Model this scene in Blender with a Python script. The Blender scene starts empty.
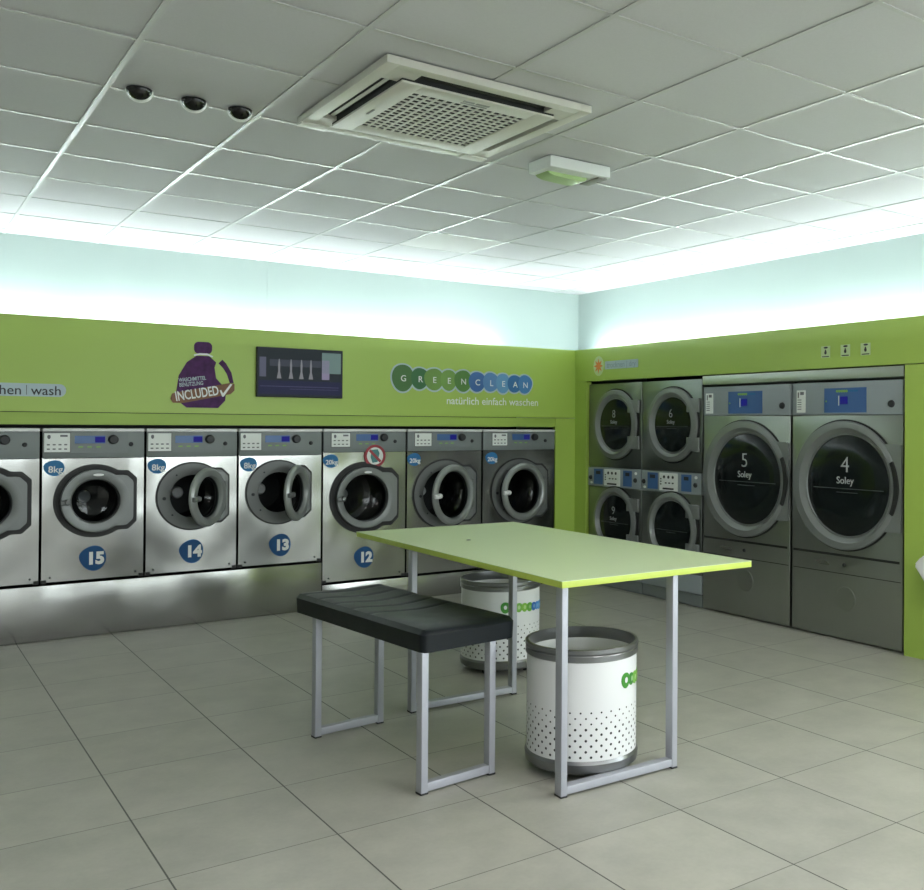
import bpy, bmesh, math, random
from math import sin, cos, pi, radians, atan2, hypot
from mathutils import Vector, Matrix
random.seed(4)
S = bpy.context.scene
COL = S.collection

# ------------------------------------------------------------------ materials
def principled(name, color, rough=0.5, metal=0.0, spec=0.5, noise=0.0, nscale=8.0, coat=0.0, rnoise=0.0, stretch=None):
    m = bpy.data.materials.new(name); m.use_nodes = True
    nt = m.node_tree; b = nt.nodes['Principled BSDF']
    b.inputs['Base Color'].default_value = (*color, 1)
    b.inputs['Roughness'].default_value = rough
    b.inputs['Metallic'].default_value = metal
    b.inputs['Specular IOR Level'].default_value = spec
    b.inputs['Coat Weight'].default_value = coat
    tc = nt.nodes.new('ShaderNodeTexCoord')
    mp = nt.nodes.new('ShaderNodeMapping'); nt.links.new(tc.outputs['Object'], mp.inputs['Vector'])
    if stretch: mp.inputs['Scale'].default_value = stretch
    n = nt.nodes.new('ShaderNodeTexNoise'); n.inputs['Scale'].default_value = nscale; n.inputs['Detail'].default_value = 4
    nt.links.new(mp.outputs['Vector'], n.inputs['Vector'])
    if noise > 0:
        r = nt.nodes.new('ShaderNodeMapRange')
        r.inputs['To Min'].default_value = 1 - noise; r.inputs['To Max'].default_value = 1 + noise
        nt.links.new(n.outputs['Fac'], r.inputs['Value'])
        v = nt.nodes.new('ShaderNodeVectorMath'); v.operation = 'SCALE'
        v.inputs[0].default_value = color
        nt.links.new(r.outputs['Result'], v.inputs['Scale'])
        nt.links.new(v.outputs['Vector'], b.inputs['Base Color'])
    if rnoise > 0:
        r = nt.nodes.new('ShaderNodeMapRange')
        r.inputs['To Min'].default_value = max(0.02, rough - rnoise); r.inputs['To Max'].default_value = rough + rnoise
        nt.links.new(n.outputs['Fac'], r.inputs['Value'])
        nt.links.new(r.outputs['Result'], b.inputs['Roughness'])
    return m

def brush(m, aniso=.4, wobble=.28):
    """horizontally brushed sheet: highlights smear upright, the sheet is not quite flat"""
    nt = m.node_tree; b = nt.nodes['Principled BSDF']
    t = nt.nodes.new('ShaderNodeTangent'); t.direction_type = 'RADIAL'; t.axis = 'Z'
    nt.links.new(t.outputs[0], b.inputs['Tangent'])
    b.inputs['Anisotropic'].default_value = aniso; b.inputs['Anisotropic Rotation'].default_value = .25
    tc = nt.nodes.new('ShaderNodeTexCoord'); n = nt.nodes.new('ShaderNodeTexNoise')
    n.inputs['Scale'].default_value = 3.2; n.inputs['Detail'].default_value = .5
    nt.links.new(tc.outputs['Object'], n.inputs['Vector'])
    bp = nt.nodes.new('ShaderNodeBump'); bp.inputs['Strength'].default_value = wobble; bp.inputs['Distance'].default_value = .05
    nt.links.new(n.outputs['Fac'], bp.inputs['Height']); nt.links.new(bp.outputs['Normal'], b.inputs['Normal'])

def emission(name, color, strength):
    m = bpy.data.materials.new(name); m.use_nodes = True
    b = m.node_tree.nodes['Principled BSDF']
    b.inputs['Base Color'].default_value = (0.01, 0.01, 0.01, 1)
    b.inputs['Roughness'].default_value = 0.6
    b.inputs['Specular IOR Level'].default_value = 0.15
    b.inputs['Emission Color'].default_value = (*color, 1)
    b.inputs['Emission Strength'].default_value = strength
    return m

def clear(name, tint, gloss=0.08, rough=0.03):
    m = bpy.data.materials.new(name); m.use_nodes = True
    nt = m.node_tree; nt.nodes.clear()
    o = nt.nodes.new('ShaderNodeOutputMaterial'); mx = nt.nodes.new('ShaderNodeMixShader')
    t = nt.nodes.new('ShaderNodeBsdfTransparent'); g = nt.nodes.new('ShaderNodeBsdfGlossy')
    t.inputs['Color'].default_value = (*tint, 1); g.inputs['Roughness'].default_value = rough
    mx.inputs['Fac'].default_value = gloss
    nt.links.new(t.outputs[0], mx.inputs[1]); nt.links.new(g.outputs[0], mx.inputs[2]); nt.links.new(mx.outputs[0], o.inputs['Surface'])
    return m

TX, TY, TP = -0.0437, -1.2224, 0.5123        # floor tile grid
def floor_material():
    m = bpy.data.materials.new('porcelain_tiles'); m.use_nodes = True
    nt = m.node_tree; N = nt.nodes.new; L = nt.links.new; b = nt.nodes['Principled BSDF']
    tc = N('ShaderNodeTexCoord'); sep = N('ShaderNodeSeparateXYZ'); L(tc.outputs['Object'], sep.inputs[0])
    def M(op, a, bb=None, c=None):
        n = N('ShaderNodeMath'); n.operation = op
        for i, v in enumerate((a, bb, c)):
            if v is None: continue
            if isinstance(v, (int, float)): n.inputs[i].default_value = v
            else: L(v, n.inputs[i])
        return n.outputs[0]
    u = M('DIVIDE', M('SUBTRACT', sep.outputs['X'], TX), TP)
    v = M('DIVIDE', M('SUBTRACT', sep.outputs['Y'], TY), TP)
    def edge(t):
        f = M('FRACT', t); return M('MULTIPLY', M('MINIMUM', f, M('SUBTRACT', 1.0, f)), TP)
    eu, ev = edge(u), edge(v)
    gu = M('LESS_THAN', eu, 0.0026); gv = M('LESS_THAN', ev, 0.0020)
    g = M('MAXIMUM', gu, M('MULTIPLY', gv, 0.75))
    cb = N('ShaderNodeCombineXYZ'); L(M('FLOOR', u), cb.inputs[0]); L(M('FLOOR', v), cb.inputs[1])
    wn = N('ShaderNodeTexWhiteNoise'); wn.noise_dimensions = '2D'; L(cb.outputs[0], wn.inputs['Vector'])
    off = N('ShaderNodeVectorMath'); off.operation = 'MULTIPLY_ADD'
    L(wn.outputs['Color'], off.inputs[0]); off.inputs[1].default_value = (9, 9, 9); L(tc.outputs['Object'], off.inputs[2])
    n1 = N('ShaderNodeTexNoise'); n1.inputs['Scale'].default_value = 4.5; n1.inputs['Detail'].default_value = 6; n1.inputs['Roughness'].default_value = .6
    L(off.outputs[0], n1.inputs['Vector'])
    n2 = N('ShaderNodeTexNoise'); n2.inputs['Scale'].default_value = 60; n2.inputs['Detail'].default_value = 3; L(tc.outputs['Object'], n2.inputs['Vector'])
    fac = M('ADD', M('ADD', M('MULTIPLY', M('SUBTRACT', n1.outputs['Fac'], 0.5), 0.62), M('MULTIPLY', M('SUBTRACT', n2.outputs['Fac'], .5), .12)),
            M('ADD', 1.0, M('MULTIPLY', M('SUBTRACT', wn.outputs['Value'], .5), .07)))
    sc = N('ShaderNodeVectorMath'); sc.operation = 'SCALE'; sc.inputs[0].default_value = FLOOR_COL; L(fac, sc.inputs['Scale'])
    mx = N('ShaderNodeMix'); mx.data_type = 'RGBA'; L(g, mx.inputs['Factor']); L(sc.outputs[0], mx.inputs['A'])
    mx.inputs['B'].default_value = (.05, .05, .042, 1); L(mx.outputs['Result'], b.inputs['Base Color'])
    b.inputs['Specular IOR Level'].default_value = .45
    r = N('ShaderNodeMapRange'); r.inputs['To Min'].default_value = .32; r.inputs['To Max'].default_value = .5
    L(n1.outputs['Fac'], r.inputs['Value']); L(r.outputs['Result'], b.inputs['Roughness'])
    bp = N('ShaderNodeBump'); bp.inputs['Strength'].default_value = .25; bp.inputs['Distance'].default_value = .002
    L(M('SUBTRACT', 1.0, g), bp.inputs['Height']); L(bp.outputs['Normal'], b.inputs['Normal'])
    return m

FLOOR_COL = (.39, .385, .335)
GREEN = (.40, .56, .10)
M_floor = floor_material()
M_green = principled('green_laminate', GREEN, .42, noise=.03, nscale=2)
M_greend = principled('green_strip', (.35, .50, .085), .5)
M_white_wall = principled('white_paint', (.42, .50, .485), .6, noise=.02, nscale=3)
M_inner = principled('grey_wall', (.50, .51, .49), .7)
M_tile = principled('mineral_fibre', (.60, .595, .615), .8, noise=.05, nscale=120)
M_tile2 = principled('bright_fibre', (.80, .80, .80), .8, noise=.03, nscale=120)
M_tbar = principled('white_tbar', (.53, .53, .53), .28)
M_steel = principled('brushed_steel', (.33, .33, .318), .20, 1, noise=.04, nscale=3, rnoise=.02, stretch=(1, 1, .4))
brush(M_steel)
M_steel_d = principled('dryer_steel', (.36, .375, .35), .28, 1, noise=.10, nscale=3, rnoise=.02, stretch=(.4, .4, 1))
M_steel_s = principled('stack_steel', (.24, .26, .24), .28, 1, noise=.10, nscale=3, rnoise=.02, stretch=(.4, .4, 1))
M_steel_b = principled('fascia_steel', (.62, .63, .60), .35, 1, noise=.05, nscale=5)
M_panel = principled('grey_control_paint', (.19, .215, .215), .45)
M_panel_l = principled('light_control_paint', (.30, .34, .36), .45)
M_lip = principled('white_enamel', (.82, .83, .82), .35)
M_ring = principled('grey_cast_door', (.18, .19, .187), .38, .3)
M_dring = principled('dryer_door_paint', (.235, .25, .245), .36, .4)
M_ring_lit = principled('lit_door_ring', (.36, .38, .37), .34, .5)  # lighter copy of the grey door, light on open doors painted in
M_surr = principled('grey_surround', (.15, .16, .155), .45, .2)
M_black = principled('black_rubber', (.012, .013, .013), .5)
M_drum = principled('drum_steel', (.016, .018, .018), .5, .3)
M_hub = principled('hub_plate', (.95, .96, .95), .35)
M_glassd = clear('smoked_glass', (.35, .37, .37), .025)
M_dglass = principled('dark_door_glass', (.006, .010, .010), .12, 0, .35)
M_blue = principled('blue_overlay', (.05, .13, .33), .35)
M_badge = principled('blue_badge', (.010, .075, .21), .5, 0, .25)
M_badge_l = principled('blue_badge_light', (.03, .17, .38), .5, 0, .25)
M_lcd = emission('lcd', (.012, .012, .30), .45)
M_whitep = principled('white_print', (.82, .84, .82), .5)
M_grey_print = principled('grey_print', (.16, .165, .18), .6)
M_card = principled('white_card', (.82, .85, .82), .45)
M_dark = principled('black_print', (.02, .022, .025), .5)
M_dim_print = principled('dim_print', (.32, .33, .33), .5)
M_line_print = principled('line_print', (.07, .08, .08), .5)
M_dryer_print = principled('dryer_print', (.42, .44, .44), .5)
M_led = principled('green_print', (.22, .45, .10), .5)
M_tbl = principled('lime_laminate', (.66, .79, .45), .30, 0, .6, noise=.02, nscale=3)
M_tbl_edge = principled('lime_edge', (.52, .64, .11), .4)
M_leg = principled('silver_powdercoat', (.40, .41, .46), .42, .25)
M_foot = principled('black_plastic', (.015, .015, .017), .5)
M_leather = principled('black_leatherette', (.005, .008, .011), .42, 0, .32, rnoise=.08, nscale=14)
M_bin = principled('white_bin_enamel', (.74, .75, .76), .35)
M_binrim = principled('grey_bin_metal', (.22, .225, .23), .30, .8)
M_ac = principled('ivory_plastic', (.66, .655, .59), .42)
M_acw = principled('white_plastic', (.80, .80, .76), .4)
M_slot = principled('black_slot', (.012, .012, .012), .6)
M_flap = principled('grey_flap', (.28, .28, .26), .5)
M_dome = principled('black_dome', (.008, .008, .008), .1)
M_exit = principled('exit_housing', (.80, .83, .82), .4)
M_exit_g = principled('exit_green', (.42, .58, .27), .35)
M_orange = principled('orange_print', (.75, .24, .05), .5)
M_pale = principled('pale_sticker', (.47, .58, .62), .5)
M_pgreen = principled('pale_green_sticker', (.55, .68, .36), .45)
M_purple = principled('purple_print', (.075, .018, .10), .55, 0, .25, noise=.7, nscale=26)
M_brown = principled('brown_print', (.20, .085, .03), .5, noise=.15, nscale=14)
M_red = principled('red_print', (.35, .02, .035), .4)
M_teal = principled('teal_print', (.05, .22, .22), .4, noise=.5, nscale=60)
M_frame = principled('window_frame', (.12, .12, .13), .5)
M_pane = clear('window_glass', (.95, .98, .97), .05)
M_tube = emission('tube_light', (.88, 1.0, .96), 64)
M_fill_light = emission('fill_light', (1.0, .97, .95), 16)  # glow of the added fill panels
M_metal = principled('tube_batten', (.8, .8, .8), .5)
M_pave = principled('pavement', (.30, .30, .29), .8, noise=.1, nscale=3)
M_logo = [principled('logo_%d' % i, c, .45) for i, c in enumerate([
    (.055, .17, .035), (.03, .155, .045), (.16, .31, .055), (.19, .36, .07), (.085, .23, .04),
    (.03, .12, .34), (.10, .25, .50), (.13, .33, .56), (.03, .15, .36), (.06, .22, .48)])]

# ------------------------------------------------------------------ mesh helpers
class MB:
    def __init__(self): self.bm = bmesh.new()
    def box(self, x0, x1, y0, y1, z0, z1, bevel=0.0):
        t = bmesh.new(); bmesh.ops.create_cube(t, size=1)
        for v in t.verts:
            v.co = Vector(((x0 + x1) / 2 + v.co.x * (x1 - x0), (y0 + y1) / 2 + v.co.y * (y1 - y0), (z0 + z1) / 2 + v.co.z * (z1 - z0)))
        if bevel > 0: bmesh.ops.bevel(t, geom=t.edges[:], offset=bevel, segments=3, affect='EDGES', profile=.5)
        self._add(t); return self
    def _add(self, t, mat=None):
        me = bpy.data.meshes.new('t'); t.to_mesh(me); t.free()
        if mat is not None: me.transform(mat)
        self.bm.from_mesh(me); bpy.data.meshes.remove(me)
    def prism(self, pts, y0, y1):
        """outline (x, z) extruded along y"""
        t = bmesh.new()
        a = [t.verts.new((x, y0, z)) for x, z in pts]; b = [t.verts.new((x, y1, z)) for x, z in pts]
        t.faces.new(a); t.faces.new(b[::-1]); n = len(pts)
        for i in range(n): t.faces.new((a[i], b[i], b[(i + 1) % n], a[(i + 1) % n]))
        bmesh.ops.recalc_face_normals(t, faces=t.faces[:]); self._add(t); return self
    def ring_plate(self, outer, inner, y0, y1, c=(0, 0), ci=None, n=96, extra=()):
        """plate between two star shaped outlines r(angle), y0 front .. y1 back"""
        ci = ci or c
        A = sorted(set([2 * pi * i / n for i in range(n)] + [a % (2 * pi) for a in extra]))
        t = bmesh.new(); R = []
        for a in A:
            ro, ri = outer(a), inner(a)
            o = (c[0] + ro * cos(a), c[1] + ro * sin(a)); i_ = (ci[0] + ri * cos(a), ci[1] + ri * sin(a))
            R.append([t.verts.new((o[0], y0, o[1])), t.verts.new((o[0], y1, o[1])), t.verts.new((i_[0], y1, i_[1])), t.verts.new((i_[0], y0, i_[1]))])
        m = len(A)
        for k in range(m):
            p, q = R[k], R[(k + 1) % m]
            for j in range(4): t.faces.new((p[j], p[(j + 1) % 4], q[(j + 1) % 4], q[j]))
        bmesh.ops.recalc_face_normals(t, faces=t.faces[:]); self._add(t); return self
    def lathe(self, prof, axis='z', c=(0, 0, 0), seg=64, closed=False, arc=None):
        """profile (r, h) spun round an axis; caps where r == 0"""
        t = bmesh.new(); rings = []
        for r, h in prof:
            if r < 1e-6:
                rings.append([t.verts.new(self._ax(0, 0, h, axis, c))])
            else:
                rings.append([t.verts.new(self._ax(r * cos(2 * pi * i / seg), r * sin(2 * pi * i / seg), h, axis, c)) for i in range(seg)])
        pairs = list(zip(rings, rings[1:])) + ([(rings[-1], rings[0])] if closed else [])
        for a, b in pairs:
            for i in range(seg):
                j = (i + 1) % seg
                if len(a) == 1 and len(b) == 1: continue
                if len(a) == 1: t.faces.new((a[0], b[j], b[i]))
                elif len(b) == 1: t.faces.new((a[i], a[j], b[0]))
                else: t.faces.new((a[i], a[j], b[j], b[i]))
        bmesh.ops.recalc_face_normals(t, faces=t.faces[:]); self._add(t); return self
    @staticmethod
    def _ax(u, v, h, axis, c):
        if axis == 'z': return (c[0] + u, c[1] + v, c[2] + h)
        if axis == 'y': return (c[0] + u, c[1] + h, c[2] + v)
        return (c[0] + h, c[1] + u, c[2] + v)
    def disc(self, cx, cz, r, y0, y1, seg=32, rz=None):
        rz = rz or r
        return self.prism([(cx + r * cos(2 * pi * i / seg), cz + rz * sin(2 * pi * i / seg)) for i in range(seg)], y0, y1)
    def tube(self, pts, r, seg=10):
        for a, b in zip(pts, pts[1:]):
            a, b = Vector(a), Vector(b); d = b - a
            t = bmesh.new(); bmesh.ops.create_cone(t, segments=seg, radius1=r, radius2=r, depth=d.length, cap_ends=True)
            self._add(t, Matrix.Translation((a + b) / 2) @ d.to_track_quat('Z', 'Y').to_matrix().to_4x4())
        return self
    def build(self, name, mat, parent=None, smooth=True, label=None, loc=None, rot=None):
        me = bpy.data.meshes.new(name); self.bm.to_mesh(me); self.bm.free()
        me.materials.append(mat)
        if smooth:
            me.polygons.foreach_set('use_smooth', [True] * len(me.polygons))
            me.set_sharp_from_angle(angle=radians(32))
        o = bpy.data.objects.new(name, me); COL.objects.link(o)
        if parent: o.parent = parent
        if label: o['label'] = label
        if loc: o.location = loc
        if rot: o.rotation_euler = rot
        return o

def thing(name, label, cat, loc=(0, 0, 0), rz=0, group=None):
    o = bpy.data.objects.new(name, None); COL.objects.link(o)
    o.location = loc; o.rotation_euler = (0, 0, rz); o.empty_display_size = .1
    o['label'] = label; o['category'] = cat
    if group: o['group'] = group
    return o
def tag(o, label, cat, group=None):
    o['label'] = label; o['category'] = cat
    if group: o['group'] = group
    return o
def struct(o, label=None):
    o['kind'] = 'structure'
    if label: o['label'] = label; o['category'] = o.name.split('_')[0].split('.')[0]
    return o

def text(s, size, mat, parent, at, bold=0.0, name='lettering', rot=0.0, align='CENTER', sx=1.0, back=False, ext=.0006):
    """upright lettering in the local xz plane that faces -y; at = (x, y, z) of the middle"""
    c = bpy.data.curves.new('f', 'FONT'); c.body = s; c.size = size; c.align_x = align; c.align_y = 'CENTER'
    c.extrude = ext; c.offset = bold; c.resolution_u = 3
    o = bpy.data.objects.new('f', c); COL.objects.link(o)
    dg = bpy.context.evaluated_depsgraph_get()
    me = bpy.data.meshes.new_from_object(o.evaluated_get(dg))
    bpy.data.objects.remove(o); bpy.data.curves.remove(c)
    me.name = name; me.materials.clear(); me.materials.append(mat)
    me.transform(Matrix.Translation(at) @ Matrix.Rotation(-rot, 4, 'Y') @ Matrix.Rotation(pi / 2, 4, 'X') @ Matrix.Scale(sx, 4, (1, 0, 0)))
    o = bpy.data.objects.new(name, me); COL.objects.link(o); o.parent = parent
    return o

def rect_r(x0, x1, z0, z1):
    def f(a):
        c, s = cos(a), sin(a); r = 1e9
        if c > 1e-9: r = min(r, x1 / c)
        if c < -1e-9: r = min(r, x0 / c)
        if s > 1e-9: r = min(r, z1 / s)
        if s < -1e-9: r = min(r, z0 / s)
        return r
    return f
def rect_corners(x0, x1, z0, z1): return [atan2(z, x) for x in (x0, x1) for z in (z0, z1)]
def circ_r(r): return lambda a: r
def door_outline(r, w, h, ch):
    """circle joined with a block that reaches out to +x"""
    def f(a):
        c, s = cos(a), abs(sin(a)); q = r
        if c > 1e-6:
            b = w / c
            if s > 1e-6: b = min(b, h / s)
            b = min(b, (w + h - ch) / (c + s))
            q = max(q, b)
        return q
    return f
def outline_pts(f, c=(0, 0), n=120):
    return [(c[0] + f(2 * pi * i / n) * cos(2 * pi * i / n), c[1] + f(2 * pi * i / n) * sin(2 * pi * i / n)) for i in range(n)]
def blob(cx, cz, rx, rz, point=.22, pa=pi, n=40, tilt=0.0):
    """pebble outline drawn out a little towards the angle pa"""
    P = []
    for i in range(n):
        a = 2 * pi * i / n
        k = 1 + point * max(0, cos(a - pa)) ** 4
        x, z = rx * k * cos(a), rz * (1 - .08 * cos(a - pa)) * sin(a)
        P.append((cx + x * cos(tilt) - z * sin(tilt), cz + x * sin(tilt) + z * cos(tilt)))
    return P
def round_rect(x0, x1, z0, z1, r, n=8):
    P = []
    for (cx, cz, a0) in ((x1 - r, z1 - r, 0), (x0 + r, z1 - r, pi / 2), (x0 + r, z0 + r, pi), (x1 - r, z0 + r, 3 * pi / 2)):
        for i in range(n + 1):
            a = a0 + (pi / 2) * i / n; P.append((cx + r * cos(a), cz + r * sin(a)))
    return P

# ------------------------------------------------------------------ room shell
YW, XD, H = 2.972, 4.074, 2.688          # washer fronts, dryer fronts, ceiling height
YB, XB = 4.38, 5.10                      # upper walls behind the machine housings
XL, YF = -3.4, -6.6                      # left wall, window wall
HT = 1.972                               # top of the green housing
struct(MB().box(XL - .2, XB + .2, YF - .2, YB + .2, -.1, 0).build('floor', M_floor, smooth=False))
ceil = struct(MB().box(XL - .2, XB + .2, YF - .2, YB + .2, H, H + .1).build('ceiling', M_tile, smooth=False))
MB().box(2.412, 2.988, 2.412, 2.988, H - .002, H + .01).build('replacement_tile', M_tile2, ceil, False, label='whiter replacement ceiling tile')
g = MB()
k = -6
while k * .6 < XB:
    if k * .6 > XL: g.box(k * .6 - .011, k * .6 + .011, YF, YB, H - .004, H + .002)
    k += 1
k = -11
while k * .6 < YB:
    if k * .6 > YF: g.box(XL, XB, k * .6 - .009, k * .6 + .009, H - .0035, H + .002)
    k += 1
struct(g.build('ceiling_grid', M_tbar, smooth=False))
struct(MB().box(XL, XB + .12, YB, YB + .12, 0, H).build('wall_back', M_white_wall, smooth=False))
RW = (-6.4, -2.75, .85, 2.6)                # side window near the viewer
struct(MB().box(XB, XB + .12, RW[1], YB, 0, H).box(XB, XB + .12, YF, RW[0], 0, H).box(XB, XB + .12, RW[0], RW[1], 0, RW[2]).box(XB, XB + .12, RW[0], RW[1], RW[3], H).build('wall_right', M_white_wall, smooth=False))
f_ = MB()
for q in ((RW[0], RW[0] + .05, RW[2], RW[3]), (RW[1] - .05, RW[1], RW[2], RW[3]), (-4.63, -4.57, RW[2] + .05, RW[3] - .05), (RW[0] + .05, RW[1] - .05, RW[2], RW[2] + .05), (RW[0] + .05, RW[1] - .05, RW[3] - .05, RW[3])):
    f_.box(XB + .03, XB + .09, q[0], q[1], q[2], q[3])
f_ = struct(f_.build('window_4', M_frame, smooth=False))
MB().box(XB + .056, XB + .064, RW[0] + .05, RW[1] - .05, RW[2] + .05, RW[3] - .05).build('pane', M_pane, f_, False)
struct(MB().box(1.88, 1.892, YB - .004, YB, HT, H).build('trim_1', M_white_wall, smooth=False))
struct(MB().box(XL - .12, XL, YF, YB, 0, H).build('wall_left', M_inner, smooth=False))
# shop front behind the viewer: wall with openings, frames and panes
wx = [(2.45, 3.75, .0, 2.5), (.0, 1.3, .85, 2.55), (3.95, 4.95, .85, 2.55)]
wx.sort()
w = MB(); x = XL
for a, b, z0, z1 in wx:
    w.box(x, a, YF - .15, YF, 0, H)
    if z0 > 0: w.box(a, b, YF - .15, YF, 0, z0)
    w.box(a, b, YF - .15, YF, z1, H); x = b
w.box(x, XB, YF - .15, YF, 0, H)
struct(w.build('wall_front', M_inner, smooth=False))
for i, (a, b, z0, z1) in enumerate(wx):
    f = MB()
    for q in ((a, a + .05, z0, z1), (b - .05, b, z0, z1), (a + .05, b - .05, z0, z0 + .05), (a + .05, b - .05, z1 - .05, z1)):
        f.box(q[0], q[1], YF - .1, YF - .04, q[2], q[3])
    f = struct(f.build('door_1' if z0 == 0 else 'window_%d' % (i + 1), M_frame, smooth=False))
    MB().box(a + .05, b - .05, YF - .074, YF - .066, z0 + .05, z1 - .05).build('pane', M_pane, f, False)
struct(MB().box(-30, 30, -40, YF - .2, -.12, -.02).box(XB + .2, 30, YF - .2, 20, -.12, -.02).build('ground', M_pave, smooth=False))

# green housings in front of the upper walls
bk = MB()
bk.box(XL, XD + .02, YW, YW + .03, 1.392, HT)
bk.box(3.850, XD + .02, YW, YW + .03, 0, 1.388)
struct(bk.build('wall_housing_back', M_green, smooth=False))
struct(MB().box(XL, 3.849, YW + .004, YW + .03, 1.314, 1.388).build('trim_2', M_greend, smooth=False))
struct(MB().box(XL, XB, YW + .03, YB, HT - .05, HT - .02).build('wall_housing_back_lid', M_metal, smooth=False))
struct(MB().box(XL, 3.85, YW + .62, YW + .64, 0, HT - .05).build('wall_service_back', M_black, smooth=False))
rg = MB()
rg.box(XD - .022, XD + .03, -2.4, YW, 1.70, HT)
rg.box(XD - .022, XD + .03, 2.810, YW, 0, 1.698)
rg.box(XD - .022, XD + .03, -2.4, -.322, 0, 1.694)
struct(rg.build('wall_housing_right', M_green, smooth=False))
struct(MB().box(XD + .03, XB, -2.4, YW + .03, HT - .05, HT - .02).build('wall_housing_right_lid', M_metal, smooth=False))
struct(MB().box(XD + .72, XD + .74, -2.4, 2.9, 0, HT - .05).build('wall_service_right', M_black, smooth=False))
struct(MB().box(XD, XB, -2.43, -2.4, 0, HT).build('wall_housing_end', M_green, smooth=False))

struct(MB().box(XL, -.518, YW + .001, YW + .03, .34, 1.312).build('wall_housing_infill', M_green, smooth=False))

# fluorescent battens lying on the housings
def batten(loc, rz, label):
    t = thing('fluorescent_batten', label, 'lamp', loc, rz, 'fluorescent battens on the housings')
    MB().box(-.6, .6, -.03, .03, 0, .035).build('batten_body', M_metal, t, False)
    MB().lathe([(0, -.59), (.016, -.59), (.016, .59), (0, .59)], 'x', (0, 0, .055), 16).build('tube', M_tube, t)
x = XL + .7
while x < XB - .5:
    batten((x, YB - .09, HT - .02), 0, 'cool white fluorescent batten on top of the green housing'); x += 1.24
y = YB - .95
while y > -2.2:
    batten((XB - .09, y, HT - .02), pi / 2, 'cool white fluorescent batten on top of the green housing'); y -= 1.24

# unseen fill panels added over the entrance half to light floor and table
for x, y in ((-.3, -2.7), (-.3, -4.5), (1.5, -2.7), (1.5, -4.5), (3.3, -2.1), (3.3, -4.5)):
    if 1:
        t = thing('ceiling_light', 'square fill light panel added in the unseen ceiling over the entrance side', 'lamp', (x, y, H - .007), 0, 'added ceiling fill panels')
        fr = MB()
        for q in ((-.299, -.28, -.299, .299), (.28, .299, -.299, .299), (-.28, .28, -.299, -.28), (-.28, .28, .28, .299)): fr.box(*q, -.006, .004)
        fr.build('frame', M_lip, t, False)
        MB().box(-.28, .28, -.28, .28, -.004, .004).build('diffuser', M_fill_light, t, False)

# ------------------------------------------------------------------ washing machines
def plinth(x0, x1, h, label):
    o = MB().box(x0, x1, YW - .004, YW + .5, 0.003, h, .002).build('machine_plinth', M_steel)
    tag(o, label, 'plinth', 'steel plinths under the washing machines')
plinth(XL, 1.826, .336, 'long brushed steel plinth under the smaller washing machines at left')
plinth(1.830, 3.848, .172, 'lower steel plinth under the big washing machines behind the bench')

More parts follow.
